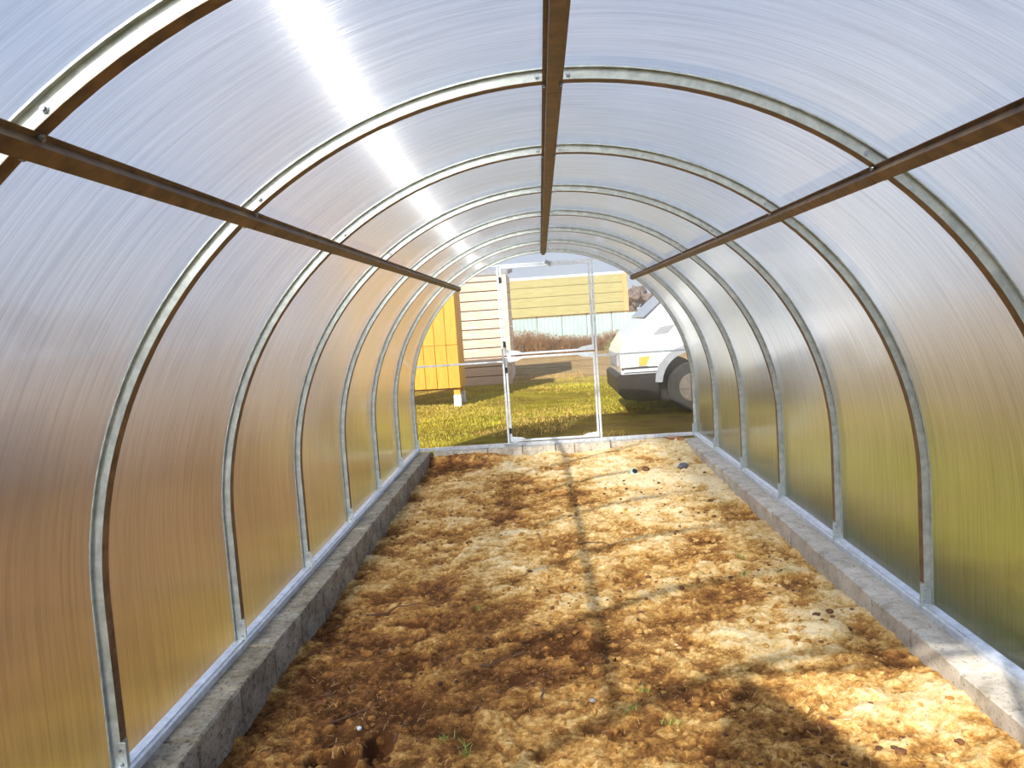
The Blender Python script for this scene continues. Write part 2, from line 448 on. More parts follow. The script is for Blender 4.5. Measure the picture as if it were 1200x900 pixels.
# ---- ground outside, soil inside
def soil_base(x, y):
    b = -0.200 + 0.075 * np.clip((x + 1.2) / 2.4, 0, 1)
    b = b + 0.035 * np.clip((y - 5.2) / 2.2, 0, 1)
    b = b + 0.085 * np.exp(-((x - 1.05) ** 2 / 0.16 + (y - 7.85) ** 2 / 0.12))
    b = b + 0.115 * np.exp(-(((x + 1.0) / 0.52) ** 4 + (y - 7.92) ** 2 / 0.03)) + 0.04 * np.exp(-((x + 0.1) ** 2 / 0.06 + (y - 7.92) ** 2 / 0.02))
    b = b + 0.035 * np.exp(-((x - 1.33) ** 2 / 0.01 + (y - 2.4) ** 2 / 0.5))
    return b
DENTS = [(-0.86, 3.58, .10, .05, .05), (-0.80, 3.52, .05, .04, .05), (-0.78, 2.42, .05, .11, .06), (-0.88, 2.32, .05, .07, .055), (-0.98, 2.34, .05, .05, .05),
         (1.2, 3.72, .09, .12, .022), (1.28, 3.1, .08, .12, .024), (1.1, 3.45, .12, .06, .018), (-0.55, 4.6, .12, .06, .02), (0.55, 3.1, .1, .05, .014),
         (-1.05, 3.95, .16, .04, .025), (-0.4, 3.3, .13, .04, .018), (-0.1, 3.1, .09, .04, .016), (1.2, 5.2, .1, .2, .015), (-0.9, 5.3, .12, .06, .02)]
def soil_h(x, y):
    h = soil_base(x, y)
    r = 0.015 * fbm(x, y, 2.2, 3, 3) + 0.011 * fbm(x + 0.06 * fbm(x, y, 6, 2, 60), y, 8.0, 3, 21)
    cl = fbm(x, y, 22.0, 3, 41, 0.6)
    wx = x + 0.05 * fbm(x, y, 5, 2, 61); wy = y + 0.05 * fbm(x, y, 5, 2, 67)
    cr_ = np.maximum(0, 1 - np.abs(fbm(wx, wy * 1.3, 4.5, 3, 33)) / 0.07) * np.clip(fbm(x, y, 1.5, 2, 35) + 0.4, 0, 1)
    r = r - 0.013 * cr_
    r = r + 0.0060 * cl + 0.0048 * fbm(x, y, 55.0, 2, 43, 0.7) + 0.006 * np.maximum(0, fbm(x, y, 30, 2, 77)) * (vnoise(x * 1.7, y * 1.7, 90) > -0.1)
    r = r - 0.018 * np.maximum(0, 0.35 - np.abs(fbm(x * 0.8, y * 1.5, 4.0, 3, 5))) * (vnoise(x * 2.1, y * 2.1, 8) > 0)
    for (cx, cy, ax, ay, d) in DENTS:
        q = ((x - cx) / ax) ** 2 + ((y - cy) / ay) ** 2
        r = r - d * np.exp(-q * q) + d * 0.15 * np.exp(-((np.sqrt(q) - 1.5) ** 2) / 0.15)
    return h + r, r

xs = np.linspace(-1.37, 1.37, 250)
ys = np.concatenate([np.linspace(-0.05, 1.6, 60), np.linspace(1.612, 5.5, 340), np.linspace(5.52, 8.0, 140)])
X, Y = np.meshgrid(xs, ys)
Z, REL = soil_h(X, Y)
nv = X.size
me = bpy.data.meshes.new('floor')
nx, ny = len(xs), len(ys)
I = np.arange(nv).reshape(ny, nx)
quads = np.stack([I[:-1, :-1], I[:-1, 1:], I[1:, 1:], I[1:, :-1]], -1).reshape(-1, 4)
me.from_pydata(np.stack([X, Y, Z], -1).reshape(-1, 3), [], quads)
at = me.attributes.new('relief', 'FLOAT', 'POINT')
at.data.foreach_set('value', np.clip(REL.reshape(-1) / 0.03, -2, 1.2).astype(np.float32))
me.polygons.foreach_set('use_smooth', [True] * len(me.polygons))
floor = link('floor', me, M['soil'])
tag(floor, 'dug sandy brown soil floor of the greenhouse with lumps and dents', 'soil', kind='structure')
def on_soil(x, y): return float(soil_h(np.array([float(x)]), np.array([float(y)]))[0][0])

gx = np.unique(np.concatenate([np.linspace(-90, -12, 14), np.linspace(-12, -1.5, 22), [-1.5, 1.5], np.linspace(1.5, 14, 26), np.linspace(14, 110, 14)]))
gy = np.unique(np.concatenate([np.linspace(-40, -0.0, 14), np.linspace(0.0, 8.0, 12), np.linspace(8.0, 26, 50), np.linspace(26, 160, 20)]))
GXX, GYY = np.meshgrid(gx, gy)
GZ = GY + 0.03 * fbm(GXX, GYY, 0.45, 3, 50) * np.clip(np.maximum(np.abs(GXX) - 1.6, GYY - 8.2) / 1.5, 0, 1)
I = np.arange(GXX.size).reshape(GXX.shape)
q = np.stack([I[:-1, :-1], I[:-1, 1:], I[1:, 1:], I[1:, :-1]], -1)
cx = (GXX[:-1, :-1] + GXX[1:, 1:]) / 2; cy = (GYY[:-1, :-1] + GYY[1:, 1:]) / 2
keep = ~((np.abs(cx) < 1.5) & (cy > 0) & (cy < 8.0))
mesh('ground', np.stack([GXX, GYY, GZ], -1).reshape(-1, 3), [tuple(map(int, f)) for f in q[keep]], M['ground'])
tag(bpy.data.objects['ground'], 'grassy meadow ground around the greenhouse', 'ground', kind='structure')

# ---- concrete block kerbs (each block a part)
def block_mesh(nm, L, W=0.20, H=0.22, seed=0, axis='y'):
    bm = bmesh.new()
    s = (W, L, H) if axis == 'y' else (L, W, H)
    bx(bm, (0, 0, 0), s, 0.006)
    r = random.Random(seed)
    for v in bm.verts: v.co += Vector((r.uniform(-1, 1), r.uniform(-1, 1), r.uniform(-1, 1))) * 0.0035
    me = bpy.data.meshes.new(nm); bm.to_mesh(me); bm.free()
    return me
bms = [block_mesh('block', 0.379, seed=s) for s in range(4)]
for mm in bms: mm.materials.append(M['concrete'])
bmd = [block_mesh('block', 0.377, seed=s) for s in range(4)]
for mm in bmd: mm.materials.append(M['concrete_dirty_shaded'])
def kerb(side, y_first, label):
    k = empty('kerb', (side * 1.455, 0, -0.13))
    tag(k, label, 'kerb', kind=None)
    y = y_first
    i = 0
    while y < 7.75:
        L = 0.385
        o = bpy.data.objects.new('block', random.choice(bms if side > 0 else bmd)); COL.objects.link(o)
        o.parent = k
        o.location = (random.uniform(-.003, .003), y + L / 2, random.uniform(-.004, .003))
        o.rotation_euler = (0, random.uniform(-.012, .012), random.uniform(-.008, .008) + (math.pi if i % 2 else 0))
        y += L; i += 1
    return k
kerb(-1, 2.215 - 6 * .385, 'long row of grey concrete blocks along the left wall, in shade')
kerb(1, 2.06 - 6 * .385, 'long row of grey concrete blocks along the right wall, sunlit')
ke = empty('kerb', (0, 7.99, -0.13)); tag(ke, 'short row of blocks under the far end wall, half buried in sand', 'kerb')
x = -1.32
cuts = [-1.32, -1.10, -0.73, -0.355, 0.0, 0.205, 0.59, 0.965, 1.18, 1.37]
for i in range(len(cuts) - 1):
    L = cuts[i + 1] - cuts[i]
    red = (i == len(cuts) - 2)
    me_ = block_mesh('block', L - 0.008, W=0.19, seed=20 + i, axis='x')
    o = link('block', me_, M['brick'] if red else M['concrete'], ke, ((cuts[i] + cuts[i + 1]) / 2, random.uniform(-.004, .004), random.uniform(-.005, .002)))
    if red: tag(o, 'reddish brown block')
kf = empty('kerb', (0, -0.02, -0.13)); tag(kf, 'short row of blocks under the near end wall behind the camera', 'kerb')
for i in range(7):
    link('block', block_mesh('block', 0.38, W=0.19, seed=50 + i, axis='x'), M['concrete'], kf, (-1.155 + i * .385, -.09, 0))

# ---- arches
ORD = ['at the doorway behind the camera\'s view', 'nearest in view, crossing the top left corner', 'second in view, its left foot at the bottom edge of the picture',
       'third in view from the camera', 'fourth in view from the camera', 'fourth from the far end wall', 'third from the far end wall', 'last one before the end frame', 'framing the far end wall']
def arch_part(name, r0, r1, y0, y1, mat, parent, n=72):
    a = path(r0, n); b = path(r1, n)
    vs = []; fs = []
    for (p, _), (q_, _) in zip(a, b):
        vs += [(p[0], y0, p[1]), (p[0], y1, p[1]), (q_[0], y1, q_[1]), (q_[0], y0, q_[1])]
    N = len(a)
    for i in range(N - 1):
        for k in range(4): fs.append((i * 4 + k, (i + 1) * 4 + k, (i + 1) * 4 + (k + 1) % 4, i * 4 + (k + 1) % 4))
    fs += [(0, 1, 2, 3), tuple((N - 1) * 4 + k for k in (3, 2, 1, 0))]
    bm = bmesh.new(); bv = [bm.verts.new(v) for v in vs]
    for f in fs: bm.faces.new([bv[i] for i in f])
    bmesh.ops.recalc_face_normals(bm, faces=bm.faces)
    o = bm_obj(name, bm, mat, parent)
    return o
def screw_mesh():
    bm = bmesh.new()
    cyl(bm, (0, 0, 0.0015), (0, 0, 1), 0.0075, 0.003, 14)       # washer
    cyl(bm, (0, 0, 0.0055), (0, 0, 1), 0.0048, 0.006, 6)        # hex head
    me_ = bpy.data.meshes.new('screw'); bm.to_mesh(me_); bm.free(); me_.materials.append(M['screw'])
    return me_
SCREW = screw_mesh()
def screw(parent, loc, normal):
    o = bpy.data.objects.new('screw', SCREW); COL.objects.link(o)
    o.parent = parent; o.location = loc
    o.rotation_euler = Vector((0, 0, 1)).rotation_difference(Vector(normal)).to_euler()
    return o
proto = None
for k in range(NA):
    a = empty('arch', (0, k, 0))
    tag(a, 'galvanised steel arch ' + ORD[k], 'arch', 'steel arches of the greenhouse')
    if proto is None:
        t = arch_part('rib', RI, RO, -0.018, 0.018, M['zinc'], a)
        cap = arch_part('inner_shade_strip', RI - 0.0012, RI - 0.0001, -0.0178, 0.0178, M['purlin'], a)  # painted shade: dark strip over the rib's unlit inner face
        tag(cap, 'brown strip painting in the shade on the inner face')
        fl = arch_part('flange', RO - 0.005, RO - 0.0005, -0.030, 0.030, M['zinc'], a)
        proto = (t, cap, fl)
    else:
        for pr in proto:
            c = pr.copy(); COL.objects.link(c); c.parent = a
    for s in (-1, 1):
        # angle bracket that joins the foot to the rail
        bm = bmesh.new()
        bx(bm, (s * (RI - 0.0035), -0.019, 0.055), (0.028, 0.003, 0.11), 0.001)
        bx(bm, (s * (RI - 0.0025), 0.0, 0.055), (0.003, 0.036, 0.11), 0.001)
        bm_obj('foot_bracket', bm, M['zinc'], a)
        screw(a, (s * (RI + 0.004), -0.0205, 0.085), (0, -1, 0))
        screw(a, (s * (RI + 0.002), -0.0205, 0.035), (0, -1, 0))
        for th in (TH - 0.045, TH + 0.02):
            p = arc_pt(RI + 0.012, th)
            if th < TH or k < 5: screw(a, (s * p[0], -0.018, p[1]), (0, -1, 0))
    screw(a, (-0.045, -0.018, HL + RI + 0.012), (0, -1, 0))
    screw(a, (0.045, -0.018, HL + RI + 0.012), (0, -1, 0))

# ---- purlins: hat-shaped steel profiles in two-metre lengths, screwed under the arches
def purlin(name, th, label, y_end):
    p = arc_pt(RI - 0.0026, th)
    e_ = empty(name, (p[0], 0, p[1]))
    e_.rotation_euler = (0, th, 0)
    tag(e_, label, 'purlin', 'long purlins under the arches')
    lip = 0.030; w = 0.017; d = 0.024; t_ = 0.002
    cutsy = [-0.02, 2.02, 4.02, 6.02, y_end]
    for i in range(4):
        g = 0.0012 * (i % 2)
        prof = [(-lip, -g), (-lip, -t_ - g), (-w - t_, -t_ - g), (-w, -d - g), (w, -d - g), (w + t_, -t_ - g), (lip, -t_ - g), (lip, -g)]
        seg = prism('segment', prof, cutsy[i], cutsy[i + 1] + (0.05 if i < 3 else 0), M['purlin'], e_)
    for yk in range(1, NA):
        for sx_ in (-0.024, 0.024): screw(e_, (sx_, yk, -0.0035), (0, 0, -1))
    return e_
purlin('purlin', -TH, 'brown left side purlin running from upper left corner to the end wall', 8.02)
purlin('purlin', 0.0, 'brown ridge purlin running down the middle of the roof', 8.02)
purlin('purlin', TH, 'brown right side purlin running from the right edge to the end wall', 8.02)

# ---- base rails on the blocks
def rail(prof, y0, y1, nm, label, loc=None, axis='y'):
    o = prism(nm, prof, y0, y1, M['zinc_rail'], None, axis, loc)
    tag(o, label, 'rail', kind='structure')
    return o
for s, side in ((-1, 'left'), (1, 'right')):
    pr = [(s * 1.478, -0.020), (s * 1.478, 0.008), (s * 1.488, 0.012), (s * 1.488, 0.020), (s * 1.524, 0.020), (s * 1.524, -0.020)]
    rail(pr, -0.02, 8.02, 'baseboard_' + side, 'galvanised base rail along the %s block row' % side)

# ---- end walls (far and near) : frame bars, panes, doors
def bar(name, p0, p1, w, d, mat, parent, bev=0.002):
    """a straight square tube from p0 to p1 in the xz plane; w across, d in depth"""
    v = Vector((p1[0] - p0[0], 0, p1[1] - p0[1]))
    L = v.length
    rot = Vector((0, 0, 1)).rotation_difference(v.normalized()).to_matrix()
    bm = bmesh.new()
    bx(bm, (0, 0, 0), (w, d, L), bev, rot)
    return bm_obj(name, bm, mat, parent, ((p0[0] + p1[0]) / 2, 0, (p0[1] + p1[1]) / 2))

def pane(name, pts, y, mat, parent, hole=None):
    """flat twin-wall pane with an outline, 6 mm thick, in the xz plane (uv in metres: u along the flute)"""
    n = len(pts)
    bm = bmesh.new()
    uvl = bm.loops.layers.uv.new('UVMap')
    A = [bm.verts.new((p[0], y, p[1])) for p in pts]
    B = [bm.verts.new((p[0], y + SH, p[1])) for p in pts]
    f0 = bm.faces.new(A); f1 = bm.faces.new(B[::-1])
    f1.material_index = 0; f0.material_index = 1
    for i in range(n):
        f = bm.faces.new((A[i], B[i], B[(i + 1) % n], A[(i + 1) % n])); f.material_index = 1
    bmesh.ops.recalc_face_normals(bm, faces=bm.faces)
    for f in bm.faces:
        for l in f.loops: l[uvl].uv = (l.vert.co.z, l.vert.co.x)
    return bm_obj(name, bm, [mat, M['film']], parent)

def arc_edge(z0, z1, s, n=14, r=RO - 0.004):
    out = []
    for i in range(n + 1):
        z = z0 + (z1 - z0) * i / n
        out.append((s * (r if z <= HL else math.sqrt(max(0, r * r - (z - HL) ** 2))), z))
    return out

PX = 0.487; HB = 1.915; SB = 0.905; ZB = 0.025
def end_wall(nm, y, label, sgn):
    w = empty(nm, (0, y, 0)); tag(w, label, 'wall', kind='structure')
    xi = RI
    bar('bottom_bar', (-1.50, 0.0), (1.50, 0.0), 0.036, 0.030, M['zinc_rail'], w)
    bar('post', (-PX - .014, 0.02), (-PX - .014, HB + .01), 0.022, 0.022, M['leaf_frame'], w)
    bar('post', (PX + .014, 0.02), (PX + .014, HB + .01), 0.022, 0.022, M['leaf_frame'], w)
    hx = math.sqrt(RI ** 2 - (HB - HL) ** 2) + 0.01
    bar('header_bar', (-hx, HB + .012), (hx, HB + .012), 0.022, 0.022, M['leaf_frame'], w)
    for s in (-1, 1):
        bx0 = math.sqrt(RI ** 2 - (SB - HL) ** 2) + 0.01
        bar('side_bar', (s * (PX + .02), SB), (s * bx0, SB), 0.020, 0.020, M['leaf_frame'], w)
    yo = 0.0125 * sgn if sgn > 0 else -0.0125 - SH
    r = RO - 0.004
    for s in (-1, 1):
        pts = arc_edge(0.0, SB, s) + [(s * (PX + .004), SB), (s * (PX + .004), 0.0)]
        pane('pane', pts, yo, M['sheet_end'], w)
        pts = arc_edge(SB, HB + .012, s) + [(s * (PX + .004), HB + .012), (s * (PX + .004), SB)]
        pane('pane', pts, yo, M['sheet_end'], w)
    t0 = math.asin(math.sqrt(r * r - (HB + .012 - HL) ** 2) / r)
    pts = [arc_pt(r, -t0 + 2 * t0 * i / 24) for i in range(25)]
    pane('pane', pts, yo, M['sheet_end'], w)
    return w

def gusset(name, x, z, sx, sz, parent, y=-0.013):
    """bent sheet corner plate: wide at the stile, tapering along the rail"""
    bm = bmesh.new()
    prof = [(0, 0), (0.17 * sx, 0), (0.11 * sx, 0.026 * sz), (0.0, 0.040 * sz)]
    A = [bm.verts.new((x + p[0], y, z + p[1])) for p in prof]
    B = [bm.verts.new((x + p[0], y + .002, z + p[1])) for p in prof]
    bm.faces.new(A); bm.faces.new(B[::-1])
    for i in range(4): bm.faces.new((A[i], B[i], B[(i + 1) % 4], A[(i + 1) % 4]))
    bmesh.ops.recalc_face_normals(bm, faces=bm.faces)
    return bm_obj(name, bm, M['leaf_frame'], parent)

def door_leaf(nm, z0, z1, loc, label, rz=0.0, top_g=False, bot_g=False, out=1):
    """door leaf hinged on its left stile: origin at the hinge line"""
    W = 2 * PX - 0.012
    d = empty(nm, loc, rz=rz); tag(d, label, 'door', kind='structure')
    b = 0.022
    bar('stile', (b / 2, z0), (b / 2, z1), b, 0.020, M['leaf_frame'], d)
    bar('stile', (W - b / 2, z0), (W - b / 2, z1), b, 0.020, M['leaf_frame'], d)
    bar('rail', (b, z0 + b / 2), (W - b, z0 + b / 2), b, 0.020, M['leaf_frame'], d)
    bar('rail', (b, z1 - b / 2), (W - b, z1 - b / 2), b, 0.020, M['leaf_frame'], d)
    yo = 0.011 if out > 0 else -0.011 - SH
    pane('pane', [(0.004, z0 + .004), (W - .004, z0 + .004), (W - .004, z1 - .004), (0.004, z1 - .004)], yo, M['sheet_end'], d)
    if bot_g:
        gusset('gusset', b, z0 + b - .003, 1, 1, d); gusset('gusset', W - b, z0 + b - .003, -1, 1, d)
    if top_g:
        gusset('gusset', b, z1 - b + .003, 1, -1, d); gusset('gusset', W - b, z1 - b + .003, -1, -1, d)
    for zz in (z0 + 0.12, z1 - 0.14):
        bm = bmesh.new()
        cyl(bm, (-0.003, -0.012, zz), (0, 0, 1), 0.006, 0.07, 10)
        bx(bm, (0.010, -0.0115, zz), (0.020, 0.002, 0.06))
        h = bm_obj('hinge', bm, M['car_black'], d)
    bm = bmesh.new()
    zc = (z1 - 0.01) if bot_g else (z1 - 0.06)
    return d

end_wall('wall_end', 8.0, 'far end wall of clear fluted plastic in a steel frame', 1)
door_leaf('door_1', 0.968, HB - 0.002, (-PX + .006, 8.0, 0), 'closed upper door leaf in the middle of the far end wall', bot_g=True)
door_leaf('door_2', 0.030, 0.950, (-PX + .006, 8.0, 0), 'closed lower door leaf in the middle of the far end wall', top_g=True, bot_g=True)
# latch on the header of the far door
lt = empty('latch', (0.04, 7.985, HB)); tag(lt, 'small grey latch on the header bar above the far door', 'latch')
box('latch_plate', (0, 0.0, 0.010), (0.06, 0.006, 0.04), M['screw'], lt, 0.001, Matrix.Rotation(0.5, 3, 'Y'))
box('latch_tongue', (0.012, -0.003, -0.018), (0.020, 0.004, 0.034), M['zinc'], lt, 0.001, Matrix.Rotation(-0.4, 3, 'Y'))
end_wall('wall_front', 0.0, 'near end wall with the open doorway behind the camera', -1)
ang = math.atan2(-0.58, 0.25)
door_leaf('door_3', 0.968, HB - 0.002, (-PX + .006, -0.012, 0), 'upper leaf of the near door standing open behind the camera', rz=ang, bot_g=True, out=-1)
door_leaf('door_4', 0.030, 0.950, (-PX + .006, -0.012, 0), 'lower leaf of the near door standing open behind the camera', rz=ang, top_g=True, bot_g=True, out=-1)

# ---- the curved plastic skin, one panel between two arches
def skin_panel(parent, s0, s1, y0, y1, n):
    """s = path parameter: length along the arch measured from the left foot"""
    r0, r1 = RO, RO + SH
    def P(r, s):
        a0 = HL + 0.006; L = math.pi * RO
        if s < a0: return (-r, s - 0.006)
        if s < a0 + L: return arc_pt(r, -math.pi / 2 + (s - a0) / RO)
        return (r, HL - (s - a0 - L))
    bm = bmesh.new(); uvl = bm.loops.layers.uv.new('UVMap')
    cols = []
    for i in range(n + 1):
        s = s0 + (s1 - s0) * i / n
        p, q_ = P(r0, s), P(r1, s)
        cols.append((s, [bm.verts.new(v) for v in ((p[0], y0, p[1]), (p[0], y1, p[1]), (q_[0], y1, q_[1]), (q_[0], y0, q_[1]))]))
    sm = {}
    for s, c in cols:
        for v in c: sm[v] = s
    for (sa, a), (sb, b) in zip(cols[:-1], cols[1:]):
        for k in range(4):
            f = bm.faces.new((a[k], b[k], b[(k + 1) % 4], a[(k + 1) % 4]))
            f.material_index = 0 if k == 2 else 1
            f.smooth = True
    for c in (cols[0][1], cols[-1][1][::-1]):
        f = bm.faces.new(c); f.material_index = 1
    bmesh.ops.recalc_face_normals(bm, faces=bm.faces)
    for f in bm.faces:
        for l in f.loops: l[uvl].uv = (sm[l.vert], l.vert.co.y)
    o = bm_obj('panel', bm, [M['sheet'], M['film']], parent)
    me_ = o.data
    # sharp edges between faces and rims
    try: me_.set_sharp_from_angle(angle=0.6)
    except Exception: pass
    return o
A0 = HL + 0.006; LT = A0 * 2 + math.pi * RO
sl = A0 + (math.pi / 2 - TH) * RO; sm_ = LT / 2; sr = LT - sl
wl = empty('wall_left', (0, 0, 0)); tag(wl, 'left curved wall of frosted fluted plastic panels', 'wall', kind='structure')
wr = empty('wall_right', (0, 0, 0)); tag(wr, 'right curved wall of frosted fluted plastic panels', 'wall', kind='structure')
ce = empty('ceiling', (0, 0, 0)); tag(ce, 'curved roof of frosted fluted plastic panels', 'roof', kind='structure')
for k in range(8):
    skin_panel(wl, 0, sl, k, k + 1, 22)
    skin_panel(ce, sl, sm_, k, k + 1, 16)
    skin_panel(ce, sm_, sr, k, k + 1, 16)
    skin_panel(wr, sr, LT, k, k + 1, 22)
#==OBJECTS==
# ------------------------------------------------------------------ the wooden shed on posts (left, beyond the end wall)
def board(nm, c, s, mat, parent):
    return box(nm, c, s, mat, parent, 0.004)
bcache = {}
def shared_box(nm, s, mat, parent, loc, bev=0.004, rot=None):
    key = (nm, tuple(round(v, 4) for v in s), mat.name)
    if key not in bcache:
        bm = bmesh.new(); bx(bm, (0, 0, 0), s, bev)
        me_ = bpy.data.meshes.new(nm); bm.to_mesh(me_); bm.free(); me_.materials.append(mat)
        bcache[key] = me_
    o = bpy.data.objects.new(nm, bcache[key]); COL.objects.link(o)
    o.parent = parent; o.location = loc
    if rot: o.rotation_euler = rot
    return o
sh = empty('wooden_shed', (-1.52, 13.0, -0.08))
tag(sh, 'yellow shed of upright boards raised on short posts, left beyond the end wall', 'shed')
zb, zm, zt = 0.31, 1.06, 2.80
for i in range(9):
    x = -0.10 - i * 0.2
    for a_, b_ in ((zb, zm), (zm, zt)):
        shared_box('board', (0.192, 0.024, b_ - a_ - 0.008), M['yellow_wood'], sh,
                   (x, random.uniform(-.004, .004), (a_ + b_) / 2 + random.uniform(-.004, .004)))
for i in range(4):
    shared_box('board', (0.024, 0.192, zt - zb), M['yellow_wood'], sh, (0.0, 0.12 + i * 0.2, (zb + zt) / 2))
for i in range(9):
    shared_box('board', (0.192, 0.024, zt - zb), M['yellow_wood'], sh, (-0.10 - i * 0.2, 0.84, (zb + zt) / 2))
for i in range(4):
    shared_box('board', (0.024, 0.192, zt - zb), M['yellow_wood'], sh, (-1.8, 0.12 + i * 0.2, (zb + zt) / 2))
box('floor_frame', (-0.9, 0.42, zb + 0.03), (1.76, 0.80, 0.10), M['brown_wood'], sh)
box('shed_roof', (-0.9, 0.42, zt + 0.03), (2.0, 1.0, 0.05), M['roofing'], sh, 0.006, Matrix.Rotation(0.06, 3, 'X'))
for px_, py_ in ((-0.075, 0.10), (-1.72, 0.10), (-0.075, 0.76), (-1.72, 0.76)):
    p_ = box('post', (px_, py_, 0.235), (0.11, 0.11, 0.12), M['yellow_wood'], sh)
    b_ = box('post_base', (px_, py_, 0.075), (0.13, 0.13, 0.22), M['white_paint'], sh, 0.008)
    tag(b_, 'white painted block under the post')

ph = empty('plank_house', (-0.82, 17.0, -0.10))
tag(ph, 'house wall of pale horizontal planks behind the yellow shed', 'house')
for i in range(12):
    z = 0.105 + i * 0.21
    rot = (0.10, 0, 0)
    shared_box('plank', (2.6, 0.030, 0.186), M['pale_wood'], ph, (-1.30 + random.uniform(-.01, .01), 0, z), 0.004, rot)
    shared_box('plank', (0.030, 3.0, 0.190), M['pale_wood'], ph, (0.0, 1.52, z))
box('corner_board', (0.005, -0.012, 1.27), (0.09, 0.05, 2.54), M['pale_wood'], ph)
box('house_wall', (-1.30, 1.55, 1.25), (2.52, 3.0, 2.46), M['brown_wood'], ph, 0.01)
box('house_roof', (-1.30, 1.55, 2.60), (2.8, 3.2, 0.10), M['roofing'], ph, 0.01, Matrix.Rotation(0.07, 3, 'X'))

fb = empty('olive_building', (1.25, 37.0, -0.1))
tag(fb, 'long olive yellow building with an orange corner post, far behind the upper door pane', 'building')
for i in range(7):
    shared_box('siding_board', (6.1, 0.05, 0.455), M['olive_wood'], fb, (-0.3, 0, 0.25 + i * 0.47), 0.012, (0.05, 0, 0))
box('corner_post', (2.82, -0.05, 1.6), (0.22, 0.14, 3.3), M['orange_wood'], fb, 0.01)
box('building_wall', (-0.3, 2.6, 1.6), (6.0, 5.0, 3.2), M['brown_wood'], fb, 0.01)
box('building_roof', (0.0, 2.75, 3.42), (7.4, 5.6, 0.12), M['white_paint'], fb, 0.01, Matrix.Rotation(0.05, 3, 'X'))
box('base_board', (-0.3, -0.06, 1.32), (6.1, 0.04, 0.06), M['brown_wood'], fb, 0.004)

fe = empty('sheet_fence', (2.2, 31.0, -0.1))
tag(fe, 'pale teal sheet fence with a brown top rail, far behind the bushes', 'fence')
for i in range(9):
    bm = bmesh.new()
    n = 12; W = 0.98
    prev = None
    for j in range(n + 1):
        xx = -W / 2 + W * j / n; yy = 0.007 * math.cos(j * math.pi)
        a_ = bm.verts.new((xx, yy, 0.06)); b_ = bm.verts.new((xx, yy, 1.40))
        a2 = bm.verts.new((xx, yy + .006, 0.06)); b2 = bm.verts.new((xx, yy + .006, 1.40))
        if prev:
            bm.faces.new((prev[0], a_, b_, prev[1])); bm.faces.new((a2, prev[2], prev[3], b2))
            bm.faces.new((prev[1], b_, b2, prev[3])); bm.faces.new((a_, prev[0], prev[2], a2))
        prev = (a_, b_, a2, b2)
    bm_obj('fence_panel', bm, M['teal'], fe, (-3.9 + i * 1.0, 0, 0))
for i in range(10): shared_box('fence_post', (0.06, 0.06, 1.48), M['brown_wood'], fe, (-4.4 + i * 1.0, 0.06, 0.74))
box('top_rail', (0.1, 0.0, 1.44), (9.1, 0.07, 0.05), M['brown_wood'], fe)

# ------------------------------------------------------------------ white van
van = empty('van', (0, 10.42, -0.08))
tag(van, 'white van with black lower bumper parked right beyond the end wall', 'van')
VW = 1.74
def arch_cut(cx_, cz_, r, n=14):
    return [(cx_ + r * math.cos(math.pi * i / n), cz_ + r * math.sin(math.pi * i / n)) for i in range(n + 1)]
WX, RX, WZ, WR = 1.98, 3.85, 0.35, 0.35
out = [(1.00, 0.56), (0.985, 0.84), (1.03, 0.94), (1.14, 1.10), (1.40, 1.34), (1.88, 1.76), (2.22, 2.00), (2.65, 2.10), (4.20, 2.06), (4.45, 1.94), (4.56, 1.40), (4.58, 0.45)]
out += [(RX + .45, 0.42)] + arch_cut(RX, 0.42, .44) + [(RX - .45, 0.40), (WX + .47, 0.40)]
out += arch_cut(WX, 0.42, .46) + [(WX - .47, 0.56)]
def solid(prof, y0, y1, nm, mat, parent, bev=0.0, seg=2):
    bm = bmesh.new(); n = len(prof)
    A = [bm.verts.new((a, y0, b)) for a, b in prof]; B = [bm.verts.new((a, y1, b)) for a, b in prof]
    fa = bm.faces.new(A); fb_ = bm.faces.new(B[::-1])
    for i in range(n): bm.faces.new((A[i], B[i], B[(i + 1) % n], A[(i + 1) % n]))
    bmesh.ops.recalc_face_normals(bm, faces=bm.faces)
    if bev:
        es = [e for e in bm.edges if (e in fa.edges or e in fb_.edges)]
        bmesh.ops.bevel(bm, geom=es, offset=bev, segments=seg, affect='EDGES')
    o = bm_obj(nm, bm, mat, parent)
    return o
body = solid(out, 0, VW, 'body', M['car_paint'], van, 0.03, 3)
for poly in body.data.polygons: poly.use_smooth = False
solid([(0.94, 0.30), (0.93, 0.52), (0.97, 0.555), (1.50, 0.555), (1.50, 0.24), (1.16, 0.19), (1.02, 0.22)], -0.02, VW + .02, 'bumper', M['car_black'], van, 0.03)
solid([(1.20, 0.16), (1.20, 0.30), (4.50, 0.42), (4.50, 0.20)], 0.10, VW - .10, 'underbody', M['car_black'], van)
